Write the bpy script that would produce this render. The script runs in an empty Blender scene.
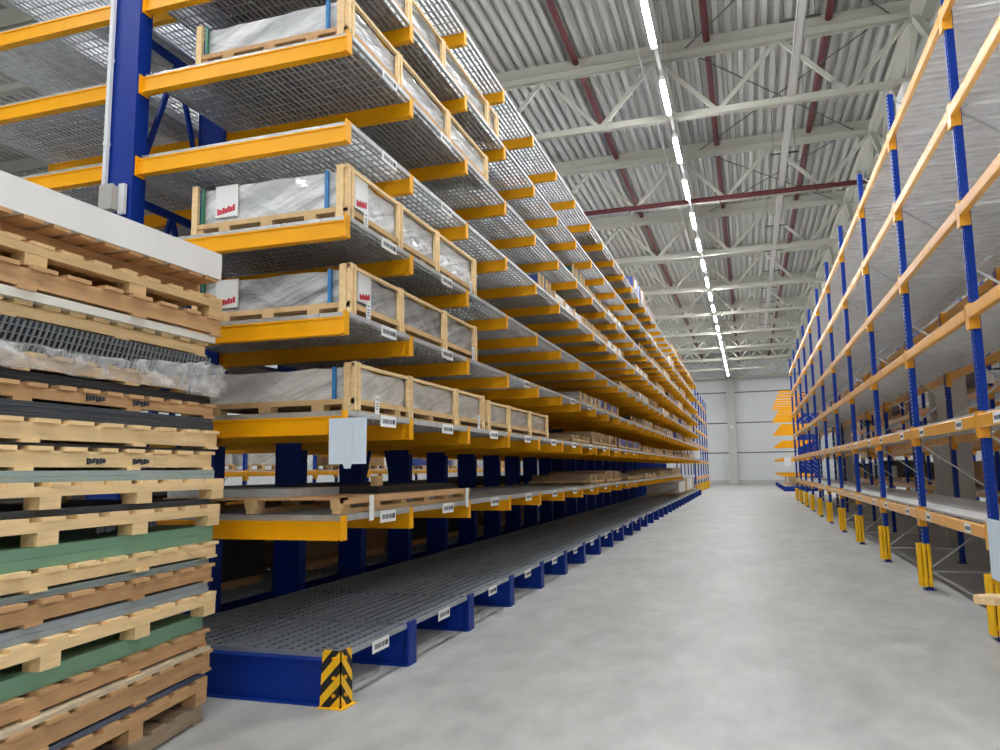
import bpy, math, random
from mathutils import Matrix, Vector, Euler
random.seed(7)
SC = bpy.context.scene
COL = SC.collection
V = Vector
ORD = ['', 'first', 'second', 'third', 'fourth', 'fifth', 'sixth', 'seventh', 'eighth', 'ninth', 'tenth', 'eleventh', 'twelfth',
       'thirteenth', 'fourteenth', 'fifteenth', 'sixteenth', 'seventeenth', 'eighteenth', 'nineteenth', 'twentieth',
       'twenty-first', 'twenty-second', 'twenty-third', 'twenty-fourth', 'twenty-fifth', 'twenty-sixth', 'twenty-seventh',
       'twenty-eighth', 'twenty-ninth', 'thirtieth', 'thirty-first', 'thirty-second', 'thirty-third']


def srgb(r, g, b):
    f = lambda c: (c / 255 / 12.92) if c / 255 <= .04045 else ((c / 255 + .055) / 1.055) ** 2.4
    return (f(r), f(g), f(b), 1)


# ------------------------------------------------------------------ materials
def mat(name, rgb, rough=.5, metal=0., var=.0, scale=8., stretch=(1, 1, 1), bump=0., bscale=30., rough_var=0., coat=0.):
    m = bpy.data.materials.new(name)
    m.use_nodes = True
    nt = m.node_tree
    b = nt.nodes['Principled BSDF']
    c = srgb(*rgb)
    b.inputs['Base Color'].default_value = c
    b.inputs['Roughness'].default_value = rough
    b.inputs['Metallic'].default_value = metal
    if coat:
        b.inputs['Coat Weight'].default_value = coat
    if var or bump or rough_var:
        tc = nt.nodes.new('ShaderNodeTexCoord')
        mp = nt.nodes.new('ShaderNodeMapping')
        mp.inputs['Scale'].default_value = stretch
        nt.links.new(tc.outputs['Object'], mp.inputs['Vector'])
    if var or rough_var:
        n = nt.nodes.new('ShaderNodeTexNoise')
        n.inputs['Scale'].default_value = scale
        n.inputs['Detail'].default_value = 5
        nt.links.new(mp.outputs[0], n.inputs['Vector'])
        if var:
            oi = nt.nodes.new('ShaderNodeObjectInfo')
            add = nt.nodes.new('ShaderNodeMath')
            add.operation = 'MULTIPLY_ADD'
            nt.links.new(oi.outputs['Random'], add.inputs[0])
            add.inputs[1].default_value = .16
            nt.links.new(n.outputs['Fac'], add.inputs[2])
            r = nt.nodes.new('ShaderNodeValToRGB')
            r.color_ramp.elements[0].position = .3
            r.color_ramp.elements[1].position = .8
            r.color_ramp.elements[0].color = tuple(max(0, v * (1 - var)) for v in c[:3]) + (1,)
            r.color_ramp.elements[1].color = tuple(min(1, v * (1 + var)) for v in c[:3]) + (1,)
            nt.links.new(add.outputs[0], r.inputs[0])
            nt.links.new(r.outputs[0], b.inputs['Base Color'])
        if rough_var:
            mr = nt.nodes.new('ShaderNodeMapRange')
            mr.inputs['To Min'].default_value = max(.05, rough - rough_var)
            mr.inputs['To Max'].default_value = min(1, rough + rough_var)
            nt.links.new(n.outputs['Fac'], mr.inputs['Value'])
            nt.links.new(mr.outputs[0], b.inputs['Roughness'])
    if bump:
        n2 = nt.nodes.new('ShaderNodeTexNoise')
        n2.inputs['Scale'].default_value = bscale
        n2.inputs['Detail'].default_value = 3
        nt.links.new(mp.outputs[0], n2.inputs['Vector'])
        bp = nt.nodes.new('ShaderNodeBump')
        bp.inputs['Strength'].default_value = bump
        bp.inputs['Distance'].default_value = .02
        nt.links.new(n2.outputs['Fac'], bp.inputs['Height'])
        nt.links.new(bp.outputs[0], b.inputs['Normal'])
    return m


M = {}
M['yellow'] = mat('yellow_paint', (248, 174, 4), .42, var=.08, scale=3)
M['beam_yellow'] = mat('beam_yellow_paint', (244, 172, 40), .33, var=.1, scale=3, coat=.3)
M['guard_yellow'] = mat('guard_yellow_plastic', (252, 196, 20), .4)
M['blue'] = mat('blue_paint', (0, 46, 140), .5, var=.06, scale=2)
M['post_blue'] = mat('post_blue_paint', (16, 62, 150), .35, var=.05)
M['zinc'] = mat('galvanised_steel', (196, 200, 204), .42, .55, var=.15, scale=12)
M['zinc_dark'] = mat('grating_steel', (158, 165, 172), .38, .35, var=.2, scale=6)
M['sheet_zinc'] = mat('galvanised_sheet', (226, 227, 228), .45, .05, var=.12, scale=5, stretch=(1, 6, 1))
M['roof_grey'] = mat('roof_sheet_grey', (176, 177, 172), .6, var=.03, scale=2)
M['truss'] = mat('truss_paint_grey', (178, 177, 166), .55)
M['red_oxide'] = mat('red_pipe_paint', (88, 32, 35), .65)
M['pipe_tray'] = mat('cable_tray_zinc', (205, 206, 205), .45, .3)
M['dark_metal'] = mat('dark_bracket_metal', (70, 72, 70), .6)
M['concrete'] = mat('precast_concrete', (198, 196, 192), .8, var=.05, scale=3, bump=.05)
M['wall'] = mat('wall_panel_grey', (226, 228, 229), .5, var=.02, scale=1)
M['wall_joint'] = mat('wall_joint_dark', (96, 100, 102), .6)
M['pine'] = mat('pale_pine', (240, 208, 156), .75, var=.14, scale=6, stretch=(4, .6, 6), bump=.08)
M['pine_brown'] = mat('brown_pine', (200, 158, 112), .8, var=.2, scale=6, stretch=(4, .6, 6), bump=.1)
M['pine_grey'] = mat('weathered_pine', (168, 148, 124), .85, var=.2, scale=6, stretch=(4, .6, 6), bump=.1)
M['pine_crate'] = mat('crate_wood', (214, 180, 130), .75, var=.15, scale=5, stretch=(3, 1, 3))
M['ply'] = mat('board_brown', (150, 118, 84), .8, var=.15, scale=3)
M['white_foam'] = mat('white_panel_edge', (238, 238, 237), .5, var=.02)
M['green_foam'] = mat('green_board', (118, 160, 134), .6, var=.1, scale=2, stretch=(1, .4, 3))
M['greygreen'] = mat('grey_green_board', (142, 160, 160), .55, var=.1, scale=3)
M['greyblue'] = mat('grey_blue_board', (150, 162, 170), .5, var=.08, scale=3)
M['dark_sheet'] = mat('dark_grey_sheet', (66, 72, 80), .55, var=.2, scale=4, stretch=(1, 1, 20))
M['black_mesh'] = mat('black_profile_sheet', (36, 39, 43), .5)
M['mesh_line'] = mat('profile_edge_grey', (110, 114, 118), .5)
M['bluefoil'] = mat('blue_grey_film', (92, 104, 128), .3, var=.2, scale=8, bump=.3)
M['cardboard'] = mat('pale_cardboard', (200, 186, 160), .8, var=.1)
M['white_paint'] = mat('white_sheet_edge', (230, 226, 216), .6)
M['wrap_brown'] = mat('brown_kraft_wrap', (170, 146, 116), .6, var=.1, bump=.3, bscale=8)
M['wrap_blue'] = mat('blue_plastic_wrap', (70, 92, 168), .35, var=.2, scale=4, bump=.5, bscale=9)
M['wrap_teal'] = mat('teal_plastic_wrap', (56, 110, 112), .35, var=.2, scale=4, bump=.5, bscale=9)
M['wrap_black'] = mat('black_plastic_wrap', (38, 40, 44), .35, bump=.5, bscale=9)
def wrap_mat(name, lo, hi, rough, coat=.12):
    m = mat(name, hi, rough, coat=coat)
    nt = m.node_tree; b = nt.nodes['Principled BSDF']
    tc = nt.nodes.new('ShaderNodeTexCoord'); sx = nt.nodes.new('ShaderNodeSeparateXYZ'); nt.links.new(tc.outputs['Object'], sx.inputs[0])
    a1 = nt.nodes.new('ShaderNodeMath'); a1.operation = 'ADD'; nt.links.new(sx.outputs['X'], a1.inputs[0]); nt.links.new(sx.outputs['Y'], a1.inputs[1])
    cb = nt.nodes.new('ShaderNodeCombineXYZ'); nt.links.new(a1.outputs[0], cb.inputs['X']); nt.links.new(sx.outputs['Z'], cb.inputs['Y'])
    fac = []
    for ang, sc in ((.36, (.8, 7, 1)), (-.6, (1.2, 4, 1)), (0, (2.5, 5, 1))):
        mp = nt.nodes.new('ShaderNodeMapping'); mp.vector_type = 'TEXTURE'; mp.inputs['Rotation'].default_value = (0, 0, ang); mp.inputs['Scale'].default_value = tuple(1 / q for q in sc)
        nt.links.new(cb.outputs[0], mp.inputs['Vector'])
        n = nt.nodes.new('ShaderNodeTexNoise'); n.inputs['Scale'].default_value = 1.3; n.inputs['Detail'].default_value = 3; n.inputs['Distortion'].default_value = .4
        nt.links.new(mp.outputs[0], n.inputs['Vector'])
        fac.append(n.outputs['Fac'])
    mxx = nt.nodes.new('ShaderNodeMath'); mxx.operation = 'MULTIPLY_ADD'; nt.links.new(fac[1], mxx.inputs[0]); mxx.inputs[1].default_value = .35; nt.links.new(fac[0], mxx.inputs[2])
    r = nt.nodes.new('ShaderNodeValToRGB'); r.color_ramp.elements[0].position = .52; r.color_ramp.elements[1].position = .84
    r.color_ramp.elements[0].color = srgb(*lo); r.color_ramp.elements[1].color = srgb(*hi)
    nt.links.new(mxx.outputs[0], r.inputs[0]); nt.links.new(r.outputs[0], b.inputs['Base Color'])
    ad = nt.nodes.new('ShaderNodeMath'); ad.operation = 'ADD'; nt.links.new(mxx.outputs[0], ad.inputs[0]); nt.links.new(fac[2], ad.inputs[1])
    bp = nt.nodes.new('ShaderNodeBump'); bp.inputs['Strength'].default_value = .8; bp.inputs['Distance'].default_value = .05
    nt.links.new(ad.outputs[0], bp.inputs['Height']); nt.links.new(bp.outputs[0], b.inputs['Normal'])
    return m
M['wrap'] = wrap_mat('plastic_wrapped_foam', (176, 180, 184), (234, 236, 238), .38)
M['wrap_grey'] = wrap_mat('grey_plastic_wrap', (128, 132, 136), (205, 208, 210), .36)
M['wrap_white'] = wrap_mat('white_plastic_wrap', (202, 202, 200), (236, 235, 232), .35)
M['strap_blue'] = mat('blue_strap', (52, 132, 196), .4)
M['strap_green'] = mat('green_strap', (52, 120, 92), .4)
M['paper'] = mat('white_paper', (238, 240, 240), .7)
M['paper_blue'] = mat('pale_blue_paper', (216, 232, 248), .6)
M['ink'] = mat('dark_ink', (70, 74, 84), .7)
M['red_ink'] = mat('red_ink', (196, 44, 62), .6)
M['black'] = mat('black_rubber', (28, 28, 30), .6)
M['grey_box'] = mat('grey_enclosure', (168, 166, 160), .5)
M['white_box'] = mat('white_enclosure', (222, 224, 226), .5)
M['lamp_body'] = mat('white_lamp_body', (226, 226, 224), .45)
M['carton'] = mat('brown_carton', (176, 140, 98), .8, var=.06)
M['dark_goods'] = mat('dark_goods', (54, 50, 46), .7, var=.3, scale=4)

# clear stretch film
m = bpy.data.materials.new('clear_stretch_film'); m.use_nodes = True
nt = m.node_tree; b = nt.nodes['Principled BSDF']
b.inputs['Base Color'].default_value = (.86, .88, .9, 1); b.inputs['Roughness'].default_value = .15
n = nt.nodes.new('ShaderNodeTexNoise'); n.inputs['Scale'].default_value = 7; n.inputs['Detail'].default_value = 6
tc = nt.nodes.new('ShaderNodeTexCoord'); nt.links.new(tc.outputs['Object'], n.inputs['Vector'])
r = nt.nodes.new('ShaderNodeMapRange'); r.inputs['From Min'].default_value = .35; r.inputs['From Max'].default_value = .7
r.inputs['To Min'].default_value = .04; r.inputs['To Max'].default_value = .55
nt.links.new(n.outputs['Fac'], r.inputs['Value']); nt.links.new(r.outputs[0], b.inputs['Alpha'])
bp = nt.nodes.new('ShaderNodeBump'); bp.inputs['Strength'].default_value = .8; bp.inputs['Distance'].default_value = .03
nt.links.new(n.outputs['Fac'], bp.inputs['Height']); nt.links.new(bp.outputs[0], b.inputs['Normal'])
M['film'] = m

# lamp emission
m = bpy.data.materials.new('led_diffuser'); m.use_nodes = True
b = m.node_tree.nodes['Principled BSDF']
b.inputs['Base Color'].default_value = (.9, .9, .9, 1)
b.inputs['Emission Color'].default_value = (.975, .99, 1, 1)
b.inputs['Emission Strength'].default_value = 205
M['led'] = m

# polished concrete floor
m = bpy.data.materials.new('polished_concrete_floor'); m.use_nodes = True
nt = m.node_tree; b = nt.nodes['Principled BSDF']
tc = nt.nodes.new('ShaderNodeTexCoord')
n1 = nt.nodes.new('ShaderNodeTexNoise'); n1.inputs['Scale'].default_value = .8; n1.inputs['Detail'].default_value = 8; n1.inputs['Roughness'].default_value = .62
n2 = nt.nodes.new('ShaderNodeTexNoise'); n2.inputs['Scale'].default_value = 3.2; n2.inputs['Detail'].default_value = 6
mpg = nt.nodes.new('ShaderNodeMapping'); mpg.inputs['Scale'].default_value = (1.6, .8, 1)
nt.links.new(tc.outputs['Object'], mpg.inputs['Vector'])
nt.links.new(mpg.outputs[0], n1.inputs['Vector']); nt.links.new(mpg.outputs[0], n2.inputs['Vector'])
mx = nt.nodes.new('ShaderNodeMix'); mx.data_type = 'FLOAT'; mx.inputs['Factor'].default_value = .4
nt.links.new(n1.outputs['Fac'], mx.inputs['A']); nt.links.new(n2.outputs['Fac'], mx.inputs['B'])
cr = nt.nodes.new('ShaderNodeValToRGB')
cr.color_ramp.elements[0].position = .34; cr.color_ramp.elements[0].color = srgb(158, 160, 159)
cr.color_ramp.elements[1].position = .66; cr.color_ramp.elements[1].color = srgb(192, 194, 192)
nt.links.new(mx.outputs['Result'], cr.inputs[0]); nt.links.new(cr.outputs[0], b.inputs['Base Color'])
rr = nt.nodes.new('ShaderNodeMapRange'); rr.inputs['From Min'].default_value = .3; rr.inputs['From Max'].default_value = .7
rr.inputs['To Min'].default_value = .42; rr.inputs['To Max'].default_value = .6
nt.links.new(n2.outputs['Fac'], rr.inputs['Value']); nt.links.new(rr.outputs[0], b.inputs['Roughness'])
M['floor'] = m

# perforated blue post: pale slots in two rows up the front face (real punched slots, seen light against the paint)
m = mat('perforated_post_paint', (2, 52, 150), .36)
nt = m.node_tree; b = nt.nodes['Principled BSDF']
tc = nt.nodes.new('ShaderNodeTexCoord'); sx = nt.nodes.new('ShaderNodeSeparateXYZ'); nt.links.new(tc.outputs['Object'], sx.inputs[0])
def mth(op, a, c=None, d=None):
    k = nt.nodes.new('ShaderNodeMath'); k.operation = op
    for i, v in enumerate((a, c, d)):
        if v is None: continue
        if isinstance(v, (int, float)): k.inputs[i].default_value = v
        else: nt.links.new(v, k.inputs[i])
    return k.outputs[0]
fz = mth('LESS_THAN', mth('FRACT', mth('MULTIPLY', sx.outputs['Z'], 20)), .4)
ay = mth('ABSOLUTE', sx.outputs['Y'])
band = mth('COMPARE', ay, .028, .006)
msk = mth('MULTIPLY', fz, band)
mix = nt.nodes.new('ShaderNodeMix'); mix.data_type = 'RGBA'
nt.links.new(msk, mix.inputs['Factor']); mix.inputs['A'].default_value = srgb(2, 52, 150); mix.inputs['B'].default_value = srgb(176, 190, 214)
nt.links.new(mix.outputs['Result'], b.inputs['Base Color'])
M['perf_post'] = m


for k in ('blue', 'post_blue', 'perf_post', 'yellow'):
    M[k].node_tree.nodes['Principled BSDF'].inputs['Specular IOR Level'].default_value = .3

# ------------------------------------------------------------------ mesh helper
class MB:
    def __init__(self):
        self.v = []; self.f = []; self.mi = []; self.cur = 0
    def raw(self, verts, faces):
        o = len(self.v)
        self.v += [tuple(x) for x in verts]
        self.f += [tuple(i + o for i in f) for f in faces]
        self.mi += [self.cur] * len(faces)
        return self
    def box(self, x0, x1, y0, y1, z0, z1):
        return self.raw([(x0, y0, z0), (x1, y0, z0), (x1, y1, z0), (x0, y1, z0), (x0, y0, z1), (x1, y0, z1), (x1, y1, z1), (x0, y1, z1)],
                        [(0, 3, 2, 1), (4, 5, 6, 7), (0, 1, 5, 4), (1, 2, 6, 5), (2, 3, 7, 6), (3, 0, 4, 7)])
    def obox(self, c, size, rot=(0, 0, 0)):
        R = Euler(rot).to_matrix(); s = V(size) / 2; c = V(c)
        pts = [c + R @ V((a * s.x, b_ * s.y, d * s.z)) for d in (-1, 1) for a, b_ in ((-1, -1), (1, -1), (1, 1), (-1, 1))]
        return self.raw(pts, [(0, 3, 2, 1), (4, 5, 6, 7), (0, 1, 5, 4), (1, 2, 6, 5), (2, 3, 7, 6), (3, 0, 4, 7)])
    def bar(self, a, b_, w, h=None, up=(0, 0, 1)):
        h = h or w; a = V(a); b_ = V(b_); d = (b_ - a).normalized(); u = V(up)
        if abs(d.dot(u)) > .98: u = V((1, 0, 0))
        s = d.cross(u).normalized(); t = s.cross(d)
        pts = [p + s * (i * w / 2) + t * (j * h / 2) for p in (a, b_) for i, j in ((-1, -1), (1, -1), (1, 1), (-1, 1))]
        return self.raw(pts, [(0, 3, 2, 1), (4, 5, 6, 7), (0, 1, 5, 4), (1, 2, 6, 5), (2, 3, 7, 6), (3, 0, 4, 7)])
    def tube(self, a, b_, r, n=10):
        a = V(a); b_ = V(b_); d = (b_ - a).normalized()
        u = V((0, 0, 1)) if abs(d.z) < .9 else V((1, 0, 0))
        s = d.cross(u).normalized(); t = s.cross(d)
        pts = [p + (s * math.cos(2 * math.pi * i / n) + t * math.sin(2 * math.pi * i / n)) * r for p in (a, b_) for i in range(n)]
        return self.raw(pts, [(i, (i + 1) % n, n + (i + 1) % n, n + i) for i in range(n)] + [tuple(range(n))[::-1], tuple(range(n, 2 * n))])
    def prism(self, poly, axis, a, b_):
        """poly: 2-D points swept along an axis from a to b."""
        n = len(poly)
        mk = {'x': lambda p, t: (t, p[0], p[1]), 'y': lambda p, t: (p[0], t, p[1]), 'z': lambda p, t: (p[0], p[1], t)}[axis]
        pts = [mk(p, a) for p in poly] + [mk(p, b_) for p in poly]
        return self.raw(pts, [(i, (i + 1) % n, n + (i + 1) % n, n + i) for i in range(n)] + [tuple(range(n))[::-1], tuple(range(n, 2 * n))])
    def rumpled(self, x0, x1, y0, y1, z0, z1, step=.12, amp=.012, seed=0):
        """a box with its faces cut into a grid and pushed about, like a load under film."""
        rnd = random.Random(seed)
        nx, ny, nz = [max(1, min(60, round((b_ - a) / step))) for a, b_ in ((x0, x1), (y0, y1), (z0, z1))]
        idx = {}; vs = []
        def vert(i, j, k):
            if (i, j, k) not in idx:
                idx[i, j, k] = len(vs)
                e = sum((i in (0, nx), j in (0, ny), k in (0, nz)))
                p = [x0 + (x1 - x0) * i / nx, y0 + (y1 - y0) * j / ny, z0 + (z1 - z0) * k / nz]
                for q, (t, n_) in enumerate(((i, nx), (j, ny), (k, nz))):
                    s = 1 if t == n_ else (-1 if t == 0 else 0)
                    if s and not (q == 2 and s == -1):
                        p[q] -= s * (rnd.random() * amp + (amp * .6 if e > 1 else 0))
                vs.append(p)
            return idx[i, j, k]
        fs = []
        for i in range(nx):
            for j in range(ny):
                fs.append((vert(i, j, 0), vert(i, j + 1, 0), vert(i + 1, j + 1, 0), vert(i + 1, j, 0)))
                fs.append((vert(i, j, nz), vert(i + 1, j, nz), vert(i + 1, j + 1, nz), vert(i, j + 1, nz)))
        for i in range(nx):
            for k in range(nz):
                fs.append((vert(i, 0, k), vert(i + 1, 0, k), vert(i + 1, 0, k + 1), vert(i, 0, k + 1)))
                fs.append((vert(i, ny, k), vert(i, ny, k + 1), vert(i + 1, ny, k + 1), vert(i + 1, ny, k)))
        for j in range(ny):
            for k in range(nz):
                fs.append((vert(0, j, k), vert(0, j, k + 1), vert(0, j + 1, k + 1), vert(0, j + 1, k)))
                fs.append((vert(nx, j, k), vert(nx, j + 1, k), vert(nx, j + 1, k + 1), vert(nx, j, k + 1)))
        return self.raw(vs, fs)
    def mesh(self, name, mats, smooth=False):
        me = bpy.data.meshes.new(name)
        me.from_pydata(self.v, [], self.f); me.update()
        for mm in (mats if isinstance(mats, (list, tuple)) else [mats]): me.materials.append(mm)
        me.polygons.foreach_set('material_index', self.mi)
        if smooth:
            me.polygons.foreach_set('use_smooth', [True] * len(me.polygons))
        me.update()
        return me
    def build(self, name, mats, parent=None, loc=(0, 0, 0), smooth=False):
        return link(name, self.mesh(name, mats, smooth), parent, loc)


def link(name, me, parent=None, loc=(0, 0, 0)):
    o = bpy.data.objects.new(name, me); COL.objects.link(o)
    o.location = loc
    if parent: o.parent = parent
    return o

def tag(o, label, cat, group=None):
    o['label'] = label; o['category'] = cat
    if group: o['group'] = group
    return o

def thing(name, label, cat, loc=(0, 0, 0), rz=0, group=None):
    o = bpy.data.objects.new(name, None); COL.objects.link(o)
    o.empty_display_size = .2; o.location = loc; o.rotation_euler = (0, 0, rz)
    return tag(o, label, cat, group)

def struct(o):
    o['kind'] = 'structure'; return o

def stuff(o):
    o['kind'] = 'stuff'; return o

def merged(name, entries, mats, parent):
    """many copies of template meshes, given as (MB, offset), in one mesh."""
    r_ = MB()
    for mb, off in entries:
        o = len(r_.v)
        r_.v += [(x + off[0], y + off[1], z + off[2]) for x, y, z in mb.v]
        r_.f += [tuple(i + o for i in f) for f in mb.f]
        r_.mi += mb.mi
    return r_.build(name, mats, parent)

# ================================================================== the hall
YW = 72.0; ROOF = 11.05
XL, XR, YB = -26.0, 22.0, -24.0
struct(MB().box(XL, XR, YB, YW, -.2, 0).build('floor', M['floor']))
# trapezoidal roof sheet, ribs along the hall
poly = MB(); pit = .25; x = XL; top = []
while x < XR:
    top += [(x, ROOF), (x + .10, ROOF), (x + .13, ROOF + .11), (x + .22, ROOF + .11)]; x += pit
prof = top + [(XR, ROOF + .3), (XL, ROOF + .3)]
n_ = len(top)
vs = [(p[0], YB, p[1]) for p in top] + [(p[0], YW, p[1]) for p in top]
poly.raw(vs, [(i, i + 1, n_ + i + 1, n_ + i) for i in range(n_ - 1)])
poly.box(XL, XR, YB, YW, ROOF + .2, ROOF + .3)
struct(poly.build('ceiling', M['roof_grey']))
# far wall of sandwich panels with dark horizontal joints
w = MB().box(XL, XR, YW, YW + .2, 0, ROOF + .3)
w.cur = 1
for z in (2.78, 5.45, 8.2): w.box(XL, XR, YW - .03, YW + .01, z - .045, z + .045)
w.cur = 2; w.box(XL, XR, YW - .06, YW + .01, 0, .35)
struct(w.build('wall_back', [M['wall'], M['wall_joint'], M['concrete']]))
struct(MB().box(XL - .2, XL, YB, YW, 0, ROOF + .3).build('wall_left', M['wall']))
struct(MB().box(XR, XR + .2, YB, YW, 0, ROOF + .3).build('wall_right', M['wall']))

# concrete columns
def column(x, y, name='column', s=.56):
    mb = MB(); c = .03; h = s / 2
    mb.prism([(x - h + c, y - h), (x + h - c, y - h), (x + h, y - h + c), (x + h, y + h - c), (x + h - c, y + h), (x - h + c, y + h), (x - h, y + h - c), (x - h, y - h + c)], 'z', 0, 9.0)
    mb.box(x - h - .12, x + h + .12, y - h - .12, y + h + .12, 8.75, 9.1)
    return struct(mb.build(name, M['concrete']))
for y in (-.7, 16.7, 34.1): column(3.72, y)
mb = MB().box(-1.62, -.92, YW - .75, YW - .1, 0, 10.4); mb.cur = 1; mb.box(-1.42, -1.12, YW - .8, YW - .74, 4.9, 5.2)
struct(mb.build('column', [M['concrete'], M['white_box']]))

# roof trusses: one thing each, chords and lacing as parts
TZB, TZT = 9.27, 10.78
for k in range(-6, 10):
    y = 16.7 + 5.8 * k
    t = thing('roof_truss', 'pale grey steel roof truss spanning the aisle, %s from the camera end' % ORD[k + 7], 'roof truss', (-1.3, y, TZB), group='roof trusses')
    x0, x1 = -22.0 + 1.3, 19.0 + 1.3
    c = MB()
    c.box(x0, x1, -.10, .10, TZT - TZB - .02, TZT - TZB + .0); c.box(x0, x1, -.09, -.07, TZT - TZB - .15, TZT - TZB); c.box(x0, x1, .07, .09, TZT - TZB - .15, TZT - TZB); c.box(x0, x1, -.03, .03, TZT - TZB, ROOF - TZB)
    c.build('top_chord', M['truss'], t)
    c = MB(); c.box(x0, x1, -.08, .08, -.07, .07); c.build('bottom_chord', M['truss'], t)
    c = MB(); xn = -1.55 + 1.3
    for j in range(-8, 9):
        xx = xn + 2.62 * j
        if xx - 1.31 > x0 and xx + 1.31 < x1:
            c.bar((xx, 0, TZT - TZB - .1), (xx - 1.31 + .05, 0, .05), .07, .09); c.bar((xx, 0, TZT - TZB - .1), (xx + 1.31 - .05, 0, .05), .07, .09)
    c.build('lacing', M['truss'], t)
# longitudinal girder carried on the concrete columns
t = thing('roof_girder', 'pale grey lattice girder running along the aisle above the right-hand racking', 'girder', (3.72, 30, 9.1))
c = MB(); c.box(-.1, .1, -52, 41, 0, .2); c.build('bottom_chord', M['truss'], t)
c = MB(); c.box(-.1, .1, -52, 41, 1.5, 1.72); c.build('top_chord', M['truss'], t)
c = MB()
for j in range(-13, 14):
    yy = 16.7 - 30 + 2.9 * j
    if -37 < yy < 40:
        c.bar((0, yy, 1.55), (0, yy + 1.45, .15), .12, .14); c.bar((0, yy, 1.55), (0, yy - 1.45, .15), .12, .14)
c.build('lacing', M['truss'], t)

# red pipes under the roof
for i, (x, l) in enumerate(((-6.3, 'dark red sprinkler pipe nearest the yellow racking, along the roof'), (-3.38, 'dark red sprinkler pipe between the lamps and the yellow racking'),
                            (-.42, 'dark red sprinkler pipe just beside the row of ceiling lamps'), (2.1, 'dark red sprinkler pipe above the cable tray, by the wire-decked racks'))):
    mb = MB(); mb.tube((x, YB + 1, ROOF - .09), (x, YW - .2, ROOF - .09), .075, 12)
    mb.build('p', M['red_oxide']) if False else None
    o = mb.build('sprinkler_pipe', M['red_oxide'], smooth=False); tag(o, l, 'pipe', 'red pipes along the roof')
mb = MB().tube((-12, 22.32, 9.24), (12, 22.32, 9.24), .07, 12)
for j in range(-4, 6): mb.bar((j * 2.6 - .4, 22.32, 9.1), (j * 2.6 - .4, 22.32, 9.2), .03)
tag(mb.build('sprinkler_main', M['red_oxide']), 'dark red pipe crossing the aisle under a roof truss', 'pipe')

# cable tray
t = thing('cable_tray', 'galvanised cable tray hung under the roof beside the lamps', 'cable tray', (1.27, 20, 9.32))
c = MB()
for s in (-.07, .07): c.box(s - .008, s + .008, -26, 26, 0, .07)
c.box(-.07, .07, -26, 26, 0, .006)
c.box(-.7, .08, 25.92, 26, 0, .07)
c.build('tray', M['pipe_tray'], t)
for j in range(-8, 9):
    c = MB(); c.bar((-.34, j * 3.1, .1), (.34, j * 3.1, .1), .04, .03); c.bar((-.26, j * 3.1, .1), (-.26, j * 3.1, 1.6), .012); c.bar((.26, j * 3.1, .1), (.26, j * 3.1, 1.6), .012)
    c.build('bracket', M['dark_metal'], t)
tag(MB().tube((-1.78, YB + 1, 10.2), (-1.78, 60, 10.2), .012, 6).build('roof_cable', M['pipe_tray']), 'thin grey cable strung along the roof beside the lamp row', 'cable')
# thin wind-bracing rods
wb = []
for i, (xa, ya, xb, yb) in enumerate(((-.9, 16.7, 3.3, 10.9), (-.9, 10.9, 3.3, 16.7), (-.9, 22.5, 3.3, 16.7), (-.9, 16.7, 3.3, 22.5), (-.9, 28.3, 3.3, 22.5), (-.9, 22.5, 3.3, 28.3))):
    zz = ROOF - .2 - .05 * (i % 2); o = MB().tube((xa, ya, zz), (xb, yb, zz), .014, 6).build('bracing_rod', M['dark_metal'])
    tag(o, 'thin dark bracing rod under the roof, slanting %s the cable tray, %s pair' % ('towards' if i % 2 else 'away beyond', ORD[i // 2 + 1]), 'rod', 'roof bracing rods')

# LED lamps
def make_lamp():
    body = MB(); body.prism([(-.05, 0), (.05, 0), (.05, .055), (.03, .09), (-.03, .09), (-.05, .055)], 'y', -.78, .78)
    body.bar((0, -.5, .09), (0, -.5, 1.9), .008); body.bar((0, .5, .09), (0, .5, 1.9), .008)
    dif = MB(); dif.prism([(-.045, 0), (-.05, -.025), (-.03, -.055), (.03, -.055), (.05, -.025), (.045, 0)], 'y', -.67, .67)
    return body.mesh('lamp_body', M['lamp_body']), dif.mesh('diffuser', M['led'])
LB, LD = make_lamp()
def lamp(x, y, z, label, group):
    t = thing('ceiling_strip_lamp', label, 'lamp', (x, y, z), group=group)
    link('lamp_body', LB, t); link('diffuser', LD, t)
LZ = 8.98
n = 0
for k in range(-13, 19):
    n += 1
    lamp(-1.23, 15.13 + 2.73 * k, LZ, 'glowing white strip lamp in the row over the aisle, %s before the far wall' % ORD[33 - n], 'strip lamps over the aisle')
n = 0
for xr, lab in ((-8.45, 'over the aisle behind the yellow racking'), (8.3, 'over the aisle behind the wire-decked racks')):
    for k in range(-11, 20):
        y = 12.4 + 2.73 * k
        n = k + 12
        lamp(xr, y, LZ, 'glowing white strip lamp %s, %s along' % (lab, ORD[n]), 'strip lamps of the other aisles')
t = thing('lamp_rail', 'slim white rail joining the strip lamps over the aisle', 'rail', (-1.23, 28, LZ + .1))
MB().box(-.03, .03, -49, 37.7, 0, .045).build('rail', M['lamp_body'], t)

# ================================================================== cantilever racking
LEV = [1.05, 1.76, 2.45, 3.14, 3.84, 4.52, 5.21, 5.93]
AH = .125

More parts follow.
